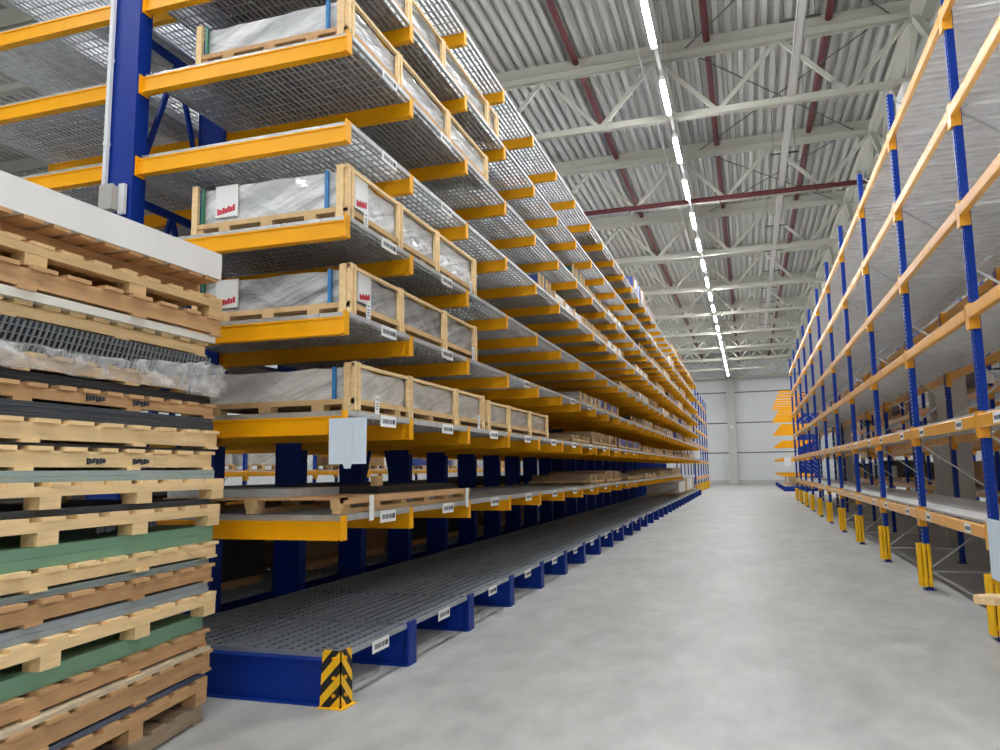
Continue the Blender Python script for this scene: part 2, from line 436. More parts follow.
def arm_mb(L, s):
    """arm from the column face (x = 0) reaching s * L, bottom at z = 0."""
    m = MB()
    t = .05
    a, b_ = (0, L) if s > 0 else (-L, 0)
    # web, flanges
    e = s * L
    def bx(xa, xb, y0, y1, z0, z1): m.box(min(xa, xb), max(xa, xb), y0, y1, z0, z1)
    # I-profile whose free end is cut back at the bottom
    def flange(y0, y1, z0, z1, cut0, cut1):
        p = [(0, z0), (s * (L - cut0), z0), (s * (L - cut1), z1), (0, z1)]
        if s < 0: p = p[::-1]
        m.raw([(q[0], y0, q[1]) for q in p] + [(q[0], y1, q[1]) for q in p], [(0, 1, 2, 3), (7, 6, 5, 4), (0, 4, 5, 1), (1, 5, 6, 2), (2, 6, 7, 3), (3, 7, 4, 0)])
    flange(-.022, .022, .012, AH - .012, .02, .005)
    flange(-.034, .034, 0, .012, .025, .022)
    flange(-.030, .030, AH - .012, AH, .004, .0)
    # end plate with raised stop
    bx(s * (L - .012), s * L, -.036, .036, .0, AH + .04)
    # mounting plate at the column
    bx(0, s * .012, -.05, .05, -.015, AH + .02)
    return m

def grating_mb(w, L, pitch=.053, cross=.11, bh=.032, bw=.009):
    """open steel grating, x from 0 to w, y from 0 to L."""
    m = MB(); n = int(round(w / pitch))
    for i in range(n + 1):
        x = w * i / n; m.box(x - bw, x + bw, 0, L, 0, bh)
    k = int(round(L / cross))
    for j in range(k + 1):
        y = L * j / k
        wd = .016 if j in (0, k) else .0042
        m.box(0, w, max(0, y - wd), min(L, y + wd), -.004 if j in (0, k) else 0, bh if j in (0, k) else .012)
    m.box(w - .018, w + .004, 0, L, -.006, bh + .004)
    m.box(-.004, .018, 0, L, -.006, bh + .004)
    return m

def ibeam_col(h):
    m = MB()
    m.box(-.15, .15, -.012, .012, 0, h)
    m.box(-.15, -.13, -.07, .07, 0, h); m.box(.13, .15, -.07, .07, 0, h)
    m.box(-.13, .13, -.062, -.012, 0, h)
    for k in range(int(h / .35)):
        for y in (-.045, .045): m.tube((.15, y, .3 + k * .35), (.158, y, .3 + k * .35), .012, 6)
    return m

CXL, CXR = -4.75, -4.45
CX = (CXL + CXR) / 2
YS = [4.64, 5.72] + [7.07 + 1.335 * k for k in range(29)]
rack = thing('cantilever_rack', 'long double-sided blue cantilever rack with yellow arms and steel grating shelves', 'rack', (CX, 4.6, 0))
ox, oy = CX, 4.6
colme = ibeam_col(6.7).mesh('column', M['blue'])
fm = MB()
TIPX = -2.6
fl = TIPX - CX
fm.box(-fl, fl, -.045, .045, .012, .275); fm.box(-fl, fl, -.085, .085, 0, .014); fm.box(-fl, fl, -.07, .07, .272, .286)
for s in (-1, 1): fm.box(s * fl - .01, s * fl + .01, -.075, .075, 0, .33); fm.cur = 0
fme = fm.mesh('base_beam', M['blue'])
for y in YS:
    link('column', colme, rack, (0, y - oy, .28))
    link('base_beam', fme, rack, (0, y - oy, 0))
AL = TIPX - CXR
armR = arm_mb(AL, 1); armL = arm_mb(AL, -1)
armRm, armLm = armR.mesh('arm', M['yellow']), armL.mesh('arm', M['yellow'])
cells = []
for i, y in enumerate(YS):
    for l, z in enumerate(LEV):
        if l == 0 and y > 33.5: continue
        cells.append((i, y, l, z))
rest = []
for i, y, l, z in cells:
    if i < 11: link('arm', armRm, rack, (.15, y - oy, z))
    else: rest.append((armR, (.15, y - oy, z)))
    if i == 0 or (i == 1 and l >= 4): link('arm', armLm, rack, (-.15, y - oy, z))
    else: rest.append((armL, (-.15, y - oy, z)))
stuff(merged('arm', rest, M['yellow'], rack))
# grating shelves
DW = AL - .03
rest = []
gcache = {}
for i in range(len(YS) - 1):
    L = round(YS[i + 1] - YS[i] - .01, 3)
    if L not in gcache:
        g = grating_mb(DW, L); gcache[L] = (g, g.mesh('shelf_grating', M['zinc']))
    g, gm = gcache[L]
    for l, z in enumerate(LEV):
        if l == 0 and YS[i] > 33.5: continue
        zz = z + AH + .007
        pr = (.17, YS[i] + .005 - oy, zz); pl = (-.17 - DW, YS[i] + .005 - oy, zz)
        if i < 11: link('shelf_grating', gm, rack, pr)
        else: rest.append((g, pr))
        if (i == 0 and l >= 2) : link('shelf_grating', gm, rack, pl)
        elif YS[i] < 30 and l > 0: rest.append((g, pl))
stuff(merged('shelf_grating', rest, M['zinc'], rack))
# floor-level gratings, two panels deep
bcache = {}
BW = (fl - .2) / 2
for i in range(len(YS) - 1):
    L = round(YS[i + 1] - YS[i] - .008, 3)
    if L not in bcache:
        g = grating_mb(BW - .01, L, .095, .085, .024, .006); bcache[L] = g.mesh('base_grating', M['zinc_dark'])
    for k in (0, 1):
        link('base_grating', bcache[L], rack, (.2 + k * BW, YS[i] + .004 - oy, .292))
for i in range(0, 20):
    L = round(YS[i + 1] - YS[i] - .008, 3)
    link('base_grating', bcache[L], rack, (-.2 - BW, YS[i] + .004 - oy, .292))
# bracing between columns
for i in range(0, len(YS) - 1, 3):
    m_ = MB(); ya, yb = YS[i] + .07 - oy, YS[i + 1] - .07 - oy; ym = (ya + yb) / 2
    for z in (.9, 2.3, 3.7, 5.1, 6.2):
        m_.box(-.02, .02, ya, yb, z - .03, z + .03)
    for z in (.9, 2.3, 3.7, 5.1):
        z1 = z + 1.4 if z < 5 else 6.2
        m_.bar((0, ya, z), (0, ym, z1), .03, .04); m_.bar((0, yb, z), (0, ym, z1), .03, .04)
    m_.build('column_bracing', M['blue'], rack)
# location labels on the shelf edges
def label_meshes(w=.26, h=.085):
    m_ = MB(); m_.box(0, .004, -w / 2, w / 2, -h, 0)
    k_ = MB()
    yy = -w / 2 + .03
    rnd = random.Random(3)
    while yy < w / 2 - .06:
        ww = .006 + rnd.random() * .012
        k_.box(.004, .005, yy, yy + ww, -h * .72, -h * .32); yy += ww + .008
    k_.box(.004, .005, w / 2 - .055, w / 2 - .02, -h * .72, -h * .3)
    return m_.mesh('location_label', M['paper']), k_.mesh('print', M['ink'])
def put_label(meshes, parent, loc, flip=False):
    o = link('location_label', meshes[0], parent, loc); o['label'] = 'white location label'
    if flip: o.rotation_euler = (0, 0, math.pi)
    link('print', meshes[1], o)
lbl = label_meshes()
for i in range(0, 12):
    ym = (YS[i] + YS[i + 1]) / 2 - oy
    put_label(lbl, rack, (fl + .001, ym, .31))
    for l in range(len(LEV)):
        if (l in (0, 1) and i < 11) or (l in (2, 3, 4, 5) and i in (0, 1)) or (l == 2 and i in (3, 5, 6)):
            put_label(lbl, rack, (.17 + DW + .006, ym + .12, LEV[l] + AH + .04))

# chevron corner guard
g = MB(); gx, gy = -2.56, 4.545
W1, HG = .135, .36
def strip(P, u, wid, flare):
    """one leg of the angle guard as slanted bands; P corner, u direction away from the corner."""
    nb = 7
    def pt(s, z):
        z = max(0, min(HG, z)); ww = wid * (1 + flare * (1 - z / HG))
        return (P[0] + u[0] * s * ww, P[1] + u[1] * s * ww, z)
    bw = HG / 5.2
    for k in range(-4, 9):
        z0 = k * bw
        a, b_, c_, d_ = (0, z0 + .16), (1, z0), (1, z0 + bw), (0, z0 + bw + .16)
        pts = [(s, z) for s, z in (a, b_, c_, d_)]
        if max(p[1] for p in pts) <= 0 or min(p[1] for p in pts) >= HG: continue
        # clip the band to the guard's height
        def clip(poly, zz, keep_above):
            out = []
            for q in range(len(poly)):
                p0, p1 = poly[q], poly[(q + 1) % len(poly)]
                in0 = p0[1] >= zz if keep_above else p0[1] <= zz
                in1 = p1[1] >= zz if keep_above else p1[1] <= zz
                if in0: out.append(p0)
                if in0 != in1:
                    tt = (zz - p0[1]) / (p1[1] - p0[1]); out.append((p0[0] + tt * (p1[0] - p0[0]), zz))
            return out
        pts = clip(clip(pts, 0, True), HG, False)
        if len(pts) < 3: continue
        g.cur = 1 if k % 2 else 0
        front = [pt(*p) for p in pts]
        nrm = V((0, -1, 0)) if abs(u[0]) > .5 else V((1, 0, 0))
        back = [tuple(V(q) - nrm * .008) for q in front]
        nn = len(front)
        g.raw(front + back, [tuple(range(nn)), tuple(range(nn, 2 * nn))[::-1]] + [(q, (q + 1) % nn, nn + (q + 1) % nn, nn + q) for q in range(nn)])
strip((gx, gy), (-1, 0), W1, .14)
strip((gx, gy), (0, 1), W1, .14)
gt = thing('corner_guard', 'yellow corner guard with black chevrons at the foot of the cantilever rack', 'guard', (gx, gy, 0))
for i_ in range(len(g.v)): g.v[i_] = (g.v[i_][0] - gx, g.v[i_][1] - gy, g.v[i_][2])
g.build('angle_plate', [M['guard_yellow'], M['black']], gt)
for z in (.08, .19, .31):
    MB().tube((-.05, 0, z), (-.05, -.012, z), .012, 8).build('bolt', M['yellow'], gt)
    MB().tube((.0, .05, z), (.012, .05, z), .012, 8).build('bolt', M['yellow'], gt)
MB().box(-.16, .02, -.025, .006, 0, .006).box(-.02, .03, 0, .165, 0, .006).build('foot_plate', M['guard_yellow'], gt)

# electrical box and conduit on the first column
t = thing('junction_box', 'grey electrical box with a pale conduit above it on the first blue rack column', 'electrical box', (-4.62, 4.565, 3.54))
b_ = MB(); b_.box(-.05, .07, -.08, .0, 0, .19); b_.box(-.055, .075, -.09, -.075, -.005, .195); b_.build('enclosure', M['grey_box'], t)
MB().box(.075, .13, -.03, .0, -.03, .21).build('white_plate', M['white_box'], t)
c = MB(); c.box(-.095, -.063, -.03, .0, .12, 3.3); c.box(-.095, -.05, -.03, .0, .10, .14)
for z in (.55, 1.25, 1.95, 2.65): c.box(-.10, -.058, -.034, .003, z, z + .03)
c.build('conduit', M['white_box'], t)

# the far cantilever rack beyond the wire-decked racks
YS2 = [50.0 + 2.2 * k for k in range(8)]
r2 = thing('cantilever_rack', 'far blue cantilever rack with yellow arms pointing into the aisle near the end wall', 'rack', (3.9, 50.0, 0))
a2 = arm_mb(1.75, -1).mesh('arm', M['yellow'])
c2 = ibeam_col(6.6).mesh('column', M['blue'])
b2 = MB(); b2.box(-1.95, .3, -.06, .06, 0, .28); b2.box(-1.95, .3, -.09, .09, 0, .014); b2m = b2.mesh('base_beam', M['blue'])
g2 = MB(); g2.box(-1.9, -.2, 0, 2.19, 0, .03); g2m = g2.mesh('base_grating', M['zinc_dark'])
for i, y in enumerate(YS2):
    link('column', c2, r2, (0, y - 50.0, 0)); link('base_beam', b2m, r2, (0, y - 50.0, 0))
    for z in (.9, 1.9, 2.95, 3.95, 5.0, 6.0): link('arm', a2, r2, (-.18, y - 50.0, z))
    if i < 7: link('base_grating', g2m, r2, (0, y - 50.0 + .005, .285))

# ================================================================== pallet racking
def post_mesh(h):
    """perforated omega post, front towards -x."""
    m_ = MB(); w, d = .043, .062
    m_.box(-.003, .004, -w, w, .008, h); m_.box(.004, d, -w, -w + .005, .008, h); m_.box(.004, d, w - .005, w, .008, h)
    m_.box(d - .005, d, -w, -w + .02, .008, h); m_.box(d - .005, d, w - .02, w, .008, h)
    m_.box(-.012, -.003, -.022, .022, .008, h)
    m_.cur = 1; m_.box(-.03, d + .03, -.07, .07, 0, .008); m_.box(-.01, d, -.055, .055, .008, .07)
    return m_.mesh('post', [M['perf_post'], M['blue']])

def beam_mb(L, collars=True):
    m_ = MB(); h = .115
    m_.prism([(-.022, 0), (.022, 0), (.025, .01), (.025, h - .01), (.018, h), (-.018, h), (-.025, h - .01), (-.025, .01)], 'y', .05, L - .05)
    if not collars: return m_
    for y0, y1 in ((.0, .056), (L - .053, L + .003)):
        m_.box(-.022, .066, y0, y1 - .003, -.09, h + .03)
    return m_

def collar_mb():
    return MB().box(-.022, .066, 0, .053, -.09, .145)

def panel_mb(W_, L):
    """shelf of folded steel planks lying front to back."""
    m_ = MB(); n = 18; p = L / n
    for i in range(n):
        a, b_ = i * p + .006, (i + 1) * p - .006
        m_.box(0, W_, a, b_, .026, .03); m_.box(0, W_, a, a + .004, 0, .026); m_.box(0, W_, b_ - .004, b_, 0, .026)
        m_.box(0, W_, (a + b_) / 2 - .012, (a + b_) / 2 + .012, .016, .026)
    return m_

def brace_mesh(d, h):
    m_ = MB(); z = .25; k = 0
    while z + .75 < h:
        a, b_ = (.06, d - .06) if k % 2 == 0 else (d - .06, .06)
        m_.bar((a, .012, z), (b_, .012, z + .75), .016, .024, up=(0, 1, 0))
        z += .75; k += 1
    m_.bar((.06, -.012, .22), (d - .06, -.012, .22), .016, .024, up=(0, 1, 0)); m_.bar((.06, -.012, h - .3), (d - .06, -.012, h - .3), .016, .024, up=(0, 1, 0))
    return m_.mesh('frame_brace', M['zinc'])

def guard_mesh(s=1):
    """yellow foot guard: a channel with three upright ribs, front towards -x."""
    m_ = MB()
    for x_, y_ in ((-.052, -.05), (-.06, 0), (-.052, .05), (-.008, -.074), (.042, -.074), (-.008, .074), (.042, .074)):
        m_.tube((x_, y_, .045), (x_, y_, .55), .0215, 12)
    for z_ in (.10, .48):
        m_.box(-.045, -.030, -.062, .062, z_, z_ + .035)
        for sgn in (-1, 1): m_.box(-.04, .06, sgn * .056 - .005, sgn * .056 + .005, z_, z_ + .035)
    return m_.mesh('post_guard', M['guard_yellow'])

def pallet_rack(label, x, depth, y0, nb, bay, levels, h, guards=True, face=-1, beam_cap=100, panels=True, lab=0, collars=False):
    """front posts at x; face -1: the front looks to -x (rack extends to +x), +1 the other way."""
    t_ = thing('pallet_rack', label, 'rack', (x, y0, 0))
    pm = post_mesh(h); gm = guard_mesh(); br = brace_mesh(depth, h)
    bmb = beam_mb(bay); cm_ = collar_mb().mesh('beam_collar', M['beam_yellow']); bm = beam_mb(bay, not collars).mesh('beam', M['beam_yellow']); pn = panel_mb(depth - .06, bay - .03).mesh('shelf_panel', M['sheet_zinc'])
    rot = 0 if face < 0 else math.pi
    def put(name, me, lx, ly, lz, flip=False):
        o = link(name, me, t_, (lx * -face, ly * (1 if face < 0 else 1), lz))
        o.rotation_euler = (0, 0, (rot + (math.pi if flip else 0)) % (2 * math.pi))
        return o
    for i in range(nb + 1):
        yy = i * bay
        put('post', pm, 0, yy, 0); put('post', pm, depth, yy, 0, True)
        put('frame_brace', br, 0, yy, 0)
        if guards: put('post_guard', gm, 0, yy, 0)
    nbm = 0; rest_ = []
    order = [(i, l, 0) for i in range(nb) for l in range(len(levels))] + [(i, l, 1) for i in range(nb) for l in range(len(levels))]
    for i, l, r_ in order:
        lx = -.012 if r_ == 0 else depth + .012
        yy = i * bay; z = levels[l] - .055
        first = yy if (face < 0) != (r_ == 1) else yy + bay
        if nbm < beam_cap:
            o = put('beam', bm, lx, first, z, r_ == 1); nbm += 1
            if collars: link('beam_collar', cm_, o, (0, .003, 0)); link('beam_collar', cm_, o, (0, bay - .053, 0))
        else:
            rest_.append((bmb, (lx * -face, yy, z)))
    if rest_: stuff(merged('beam', rest_, M['beam_yellow'], t_))
    if panels:
        for i in range(nb):
            for z in levels:
                o = link('shelf_panel', pn, t_, ((.03 if face < 0 else -depth + .03), i * bay + .015, z + .055 + .006))
    if lab:
        lm = label_meshes(.22, .085)
        for i in range(0, min(nb, lab)):
            for l in (0, 1):
                for f_ in (.2, .78):
                    put_label(lm, t_, (.04 * face, i * bay + bay * f_, levels[l] + .045), face < 0)
    return t_

BAY = 2.88
LV = [.9, 1.87, 2.84, 3.79, 4.74, 5.69]
RX = 1.97
rr1 = pallet_rack('long pallet rack with empty steel shelves lining the aisle opposite the cantilever rack', RX, 1.08, 4.86, 11, BAY, LV, 6.3, lab=7, collars=True)
rr2 = pallet_rack('second blue and yellow pallet rack standing behind the concrete columns', 4.35, 1.08, 4.86, 13, BAY, LV[:5], 6.3, guards=False)
rr3 = pallet_rack('far pallet rack with yellow foot guards beyond the end of the cantilever rack', -2.92, 1.08, 45.7, 5, BAY, LV, 6.4, face=1)
rr4 = pallet_rack('pallet rack seen between the shelves across the aisle behind the cantilever rack', -10.6, 1.08, 3.0, 12, BAY, [1.5, 3.1, 4.7], 5.6, guards=False, face=1)

# ================================================================== goods
def local(name, mb, m_, t_, **k):
    return mb.build(name, m_, t_, **k)

# ---- the stack of pallets and boards at the near end of the cantilever rack
def pallet(label, z0, h, yaw, kind, wood, W=1.25, L=2.75, cx=-3.22, cy=4.15, group=None, nb=13, film=False, marks=False, recess=0.):
    t_ = thing('wooden_pallet', label, 'pallet', (cx, cy, z0), math.radians(yaw), group)
    rnd = random.Random(round(z0 * 1000))
    bt = .02; p = L / nb
    tb = MB()
    for i in range(nb):
        y1 = -i * p - rnd.random() * .015; j = rnd.random() * .02
        tb.box(-W - .01, .0 + j * .25 - .004, y1 - p * (.56 + rnd.random() * .16), y1, h - bt, h)
    tb.build('top_board', wood, t_)
    if kind == 'stringer':
        for k in range(3):
            xx = -.05 - recess - k * (W - .06) / 2
            s_ = MB(); s_.box(xx - .02, xx + .028, -L + .01, -.01, .016, h - bt)
            s_.build('stringer', wood, t_)
        b_ = MB()
        for q in (0.0, .24, .5, .76, .96):
            b_.box(-W, -.012, -q * L - .11, -q * L - .005, 0, .016)
        b_.build('bottom_board', wood, t_)
    else:
        sh = max(.022, min(.05, h * .36))
        for k in range(3):
            xx = -.05 - k * (W - .1) / 2
            s_ = MB(); s_.box(xx - .045, xx + .048, -L + .01, -.008, h - bt - sh, h - bt); s_.build('stringer', wood, t_)
        nblk = 5
        for k in range(3):
            xx = -.05 - k * (W - .1) / 2
            for q in range(nblk):
                yy = -.07 - q * (L - .15) / (nblk - 1) - (.0 if q in (0, nblk - 1) else rnd.random() * .03)
                b_ = MB(); b_.box(xx - .045, xx + .046, yy - .062, yy + .062, .0, h - bt - sh); b_.build('block', wood, t_)
    if marks:
        for yy in (-1.05, -.72):
            s_ = MB()
            for q in range(6):
                s_.box(-.01, .002, yy + q * .022, yy + q * .022 + .012, .03 + .004 * (q % 3), .062 - .003 * (q % 2))
            o = s_.build('stamp', M['ink'], t_, loc=(-.015, 0, 0)); o['label'] = 'dark stamped marks'
    return t_

def slab(name, label, cat, z0, h, yaw, m_, W=1.22, L=2.72, cx=-3.24, cy=4.14, layers=1, group=None, jit=.006):
    t_ = MB(); rnd = random.Random(round(z0 * 999))
    for k in range(layers):
        a, b_ = h * k / layers, h * (k + 1) / layers - (.0012 if layers > 1 else 0)
        j1, j2 = rnd.random() * jit, rnd.random() * jit * 2
        t_.box(-W, -j1, -L, -j2, a, b_)
    o = t_.build(name, m_, None, loc=(cx, cy, z0)); o.rotation_euler = (0, 0, math.radians(yaw))
    return tag(o, label, cat, group)

def yw(z): return 10.6 - 4.35 * z
GP = 'wooden pallets of the near stack'; GB = 'boards between the pallets of the near stack'
def P(label, z0, z1, kind, wood, dx=0, dy=0, **k):
    return pallet(label, z0, z1 - z0, yw((z0 + z1) / 2), kind, M[wood], cx=-3.245 + dx, cy=4.125 + dy, group=GP, **k)
def S(name, label, cat, z0, z1, m_, dx=0, dy=0, **k):
    return slab(name, label, cat, z0, z1 - z0, yw((z0 + z1) / 2), M[m_], cx=-3.255 + dx, cy=4.115 + dy, group=GB, **k)
P('greyish wooden pallet on the floor, at the bottom of the tall stack', 0, .122, 'stringer', 'pine_grey', dx=-.01)
P('wooden pallet with open block gaps, second from the floor in the stack', .122, .27, 'block', 'pine_brown', dx=.0)
S('sheet_pack', 'blue-grey film-covered sheets low in the pallet stack', 'sheets', .27, .30, 'bluefoil', layers=3)
P('tan wooden pallet on top of the blue-grey film sheets in the stack', .30, .43, 'stringer', 'pine_brown', dx=.02, dy=.02)
S('cardboard_sheet', 'thin pale cardboard sheet above the tan pallet low in the stack', 'sheet', .43, .45, 'cardboard', dx=.03)
P('tan wooden pallet between the pale cardboard and the thick green board', .45, .555, 'stringer', 'pine_brown')
S('green_board', 'thick green board, the lower and thicker of the green ones in the stack', 'board', .555, .64, 'green_foam', dx=-.02, dy=-.02)
P('pale new pallet with large open gaps directly above the thick lower green board', .64, .775, 'block', 'pine', dx=.02, dy=.03)
S('board_pack', 'light blue-grey boards under the reddish-brown pallet in the stack', 'boards', .775, .84, 'greyblue', layers=2)
P('reddish-brown wooden pallet with dark knots in the lower half of the stack', .84, .95, 'stringer', 'pine_brown', dx=.02, dy=.01)
S('board_pack', 'thin grey-green boards on top of the reddish-brown knotty pallet', 'boards', .95, .985, 'greygreen', layers=2)
P('pale pallet between the thin grey-green boards and the upper green board', .985, 1.085, 'stringer', 'pine', dx=.03, dy=.03)
S('green_board', 'upper green board in the middle of the pallet stack', 'board', 1.085, 1.185, 'green_foam', layers=2, dx=.01, dy=.02)
P('pale wooden pallet with block gaps resting on the upper green board', 1.185, 1.315, 'block', 'pine', dx=.03, dy=.03, marks=True)
S('board_pack', 'dark grey sheets between the two pale block pallets in mid stack', 'sheets', 1.315, 1.35, 'dark_sheet', layers=3)
P('pale wooden pallet with block gaps under the grey-green boards in mid stack', 1.35, 1.475, 'block', 'pine', dx=.04, dy=.05)
S('board_pack', 'pale grey-green boards with a light edge in mid stack, at eye height', 'boards', 1.475, 1.53, 'greygreen', layers=2, dx=.02)
P('light brown pallet with small dark stamps just above the pale grey-green boards', 1.53, 1.645, 'stringer', 'pine', dx=.0, marks=True)
S('sheet_pack', 'very thin dark sheet between two light pallets in the upper stack', 'sheet', 1.645, 1.66, 'black_mesh')
P('light pine pallet right under the dark grey sheet pack in the upper stack', 1.66, 1.775, 'stringer', 'pine', dx=.02, dy=.02)
S('sheet_pack', 'thick pack of dark grey sheets under the brown stamped beam pallet', 'sheets', 1.775, 1.855, 'dark_sheet', layers=6, dx=.0)
P('orange-brown pallet with stamped side between two dark packs in the upper stack', 1.855, 1.945, 'stringer', 'pine_brown', dx=.0, nb=17, marks=True)
S('sheet_pack', 'black sheets just below the pallet wrapped in clear film', 'sheets', 1.945, 2.0, 'black_mesh', layers=3, dx=-.03)
pf = P('brown pallet draped in shiny clear film in the upper stack', 2.0, 2.09, 'stringer', 'pine_crate', dx=-.01, nb=17)
# black profiled sheets with slanted edges
t_ = thing('profiled_sheet_pack', 'black profiled sheets with slanted ribs, partly under clear film', 'sheets', (-3.265, 4.11, 2.09), math.radians(yw(2.17)), GB)
b_ = MB(); b_.box(-1.2, -.02, -2.7, -.01, 0, .16); b_.build('core', M['black_mesh'], t_)
b_ = MB()
yy = -2.7
while yy < -.06:
    b_.bar((-.012, yy, .004), (-.012, yy + .055, .156), .012, .009, up=(1, 0, 0)); yy += .034
for zz in (.04, .08, .12): b_.box(-.02, -.008, -2.7, -.012, zz, zz + .006)
b_.build('rib', M['mesh_line'], t_)
# film: a hanging skirt plus a bunched corner
b_ = MB(); rnd = random.Random(4)
n1, n2 = 46, 7; vs = []; fs = []
for i in range(n1 + 1):
    yy = .03 - 2.78 * i / n1
    sag = .075 * math.sin(min(1, max(0, (i / n1 - .08) / .8)) * math.pi) + rnd.random() * .012
    for j in range(n2 + 1):
        u = j / n2
        zz = (.20 - sag) * (1 - u) + (.012 * rnd.random()) * u
        vs.append((.012 + .02 * rnd.random() + .02 * math.sin(i * .9 + j), yy, zz))
for i in range(n1):
    for j in range(n2):
        a = i * (n2 + 1) + j; fs.append((a, a + 1, a + n2 + 2, a + n2 + 1))
b_.raw(vs, fs)
o = b_.build('stretch_film', M['film'], pf, smooth=True); sm = o.modifiers.new('thick', 'SOLIDIFY'); sm.thickness = .002
b_ = MB().rumpled(-.16, .07, -.30, .06, -.01, .215, step=.035, amp=.045, seed=5)
o = b_.build('film_bunch', M['film'], pf, smooth=True); o['label'] = 'crumpled knot of clear film'
P('pale pine beam pallet between the slanted black sheets and the white sheet edge', 2.25, 2.345, 'stringer', 'pine', dx=-.045, dy=-.04, nb=17)
S('white_board', 'thin white board edge below the top pallets of the stack', 'board', 2.345, 2.39, 'white_paint', dx=-.0)
P('brown wooden pallet resting on the thin white board near the stack top', 2.39, 2.515, 'stringer', 'pine_brown', dx=.02, dy=.02)
P('brown pallet with square blocks and a pale ledge, second from the stack top', 2.515, 2.64, 'block', 'pine_crate', dx=.01, dy=.02, nb=15)
P('brown pallet with board ends showing right beneath the white slab', 2.64, 2.765, 'stringer', 'pine_brown', dx=.0, dy=-.02, nb=17, recess=.14)
S('white_slab', 'thick pale grey slab lying on the very top of the pallet stack', 'slab', 2.765, 2.935, 'white_foam', dx=.03, dy=.0, L=2.8)

# ---- wrapped loads on the arms
DECK = AH + .007 + .0365
def crate(label, lvl, y0, y1, h, wrap='wrap', x0=-4.0, x1=-2.655, posts=None, base_h=.1, group=None, strap=True, logo=True, tags=(), z0=None, simple=False, wood='pine_crate', cat='crate', name='wrapped_crate'):
    z = LEV[lvl] + DECK if z0 is None else z0
    xc, yc = (x0 + x1) / 2, (y0 + y1) / 2
    t_ = thing(name, label, cat, (xc, yc, z), group=group)
    X, Y = (x1 - x0) / 2, (y1 - y0) / 2
    W_ = M[wood]
    b_ = MB()
    # pallet: long bottom boards, blocks, cross deck
    for k in range(3):
        xx = -X + .06 + k * (2 * X - .12) / 2
        b_.box(xx - .05, xx + .05, -Y, Y, 0, .02)
        if not simple:
            nblk = max(3, int(2 * Y / .55))
            for q in range(nblk):
                yy = -Y + .06 + q * (2 * Y - .12) / (nblk - 1)
                b_.box(xx - .045, xx + .045, yy - .05, yy + .05, .02, base_h - .038)
    if not simple:
        for q in range(3):
            xx = -X + .3 + q * (2 * X - .6) / 2
            b_.box(xx - .05, xx + .05, -Y + .0, -Y + .09, .0, base_h - .038)
    b_.box(-X, X, -Y, -Y + .1, base_h - .038, base_h - .016); b_.box(-X, X, Y - .1, Y, base_h - .038, base_h - .016)
    nd = max(4, int(2 * Y / .14))
    for q in range(nd):
        a = -Y + 2 * Y * q / nd
        b_.box(-X + .01, X - .01, a + .004, a + 2 * Y / nd - .006, base_h - .016, base_h)
    b_.box(X - .03, X, -Y, Y, base_h - .04, base_h + .0)
    b_.build('pallet_base', W_, t_)
    if not simple:
        MB().rumpled(-X + .03, X - .03, -Y + .03, Y - .03, base_h, h, step=.11, amp=.014, seed=int(y0 * 100) + lvl).build('wrapped_load', M[wrap], t_)
    else:
        MB().rumpled(-X + .04, X - .012, -Y + .03, Y - .03, base_h, h, step=.3, amp=.02, seed=int(y0 * 100) + lvl).build('wrapped_load', M[wrap], t_)
    ys_ = posts if posts else [y0, (y0 + y1) / 2, y1]
    for q, yy in enumerate(ys_):
        u = MB(); yl = min(max(yy - yc, -Y + .045), Y - .045)
        if simple: u.box(X - .03, X + .002, yl - .018, yl + .018, .0, h - .02)
        else:
            u.box(X - .026, X + .004, yl - .045, yl - .010, .015, h + .02); u.box(X - .026, X + .004, yl + .010, yl + .045, .015, h + .02)
            u.box(X - .026, X - .018, yl - .012, yl + .012, .04, h)
            if q == 0:
                MB().box(X - .085, X - .03, -Y - .004, -Y + .026, .0, h + .015).build('corner_post', M['pine'], t_); MB().box(-X, -X + .05, -Y - .004, -Y + .026, .0, h + .01).build('corner_post', M['pine'], t_)
        u.build('upright', M['pine'] if not simple else W_, t_)
    if not simple:
        u = MB(); u.box(X - .03, X - .002, -Y, Y, h - .012, h + .012); u.build('top_batten', M['pine'], t_)
    if strap and not simple:
        s_ = MB(); s_.box(X - .185, X - .16, -Y + .004, -Y + .028, base_h, h - .012); s_.build('strap', M['strap_blue'], t_)
        s_ = MB(); s_.box(-X + .08, -X + .10, -Y + .004, -Y + .028, base_h, h - .012); s_.build('strap', M['strap_green'], t_)
    if logo and not simple:
        def sheet(front):
            s_ = MB()
            def bx(u0, u1, z0_, z1_, lift):
                if front: s_.box(u0, u1, -Y + .018 - lift, -Y + .03, z0_, z1_)
                else: s_.box(X - .03, X - .02 + lift, u0, u1, z0_, z1_)
            hh = h - base_h
            a = -X + .2 if front else -Y + .16
            bx(a, a + .2, base_h + hh * .14, base_h + hh * .97, .0)
            o = s_.build('label_sheet', M['paper'], t_); s_ = MB()
            for i_ in range(7):
                bx(a + .02 + i_ * .023, a + .02 + i_ * .023 + .020, base_h + hh * (.2 + .012 * i_), base_h + hh * (.36 + .014 * i_ - .04 * (i_ % 2)), .002)
            s_.build('print', M['red_ink'], o)
        sheet(True); sheet(False)
    for yy in tags:
        s_ = MB(); s_.box(X + .006, X + .009, yy - yc - .035, yy - yc + .035, -.0, .15); o = s_.build('hang_tag', M['paper'], t_); s_ = MB()
        for zz in (.04, .06, .08, .11): s_.box(X + .009, X + .0095, yy - yc - .02, yy - yc + .015, zz, zz + .008)
        s_.build('print', M['ink'], o)
    return t_
GC = 'wrapped crates at the near end of the cantilever rack'
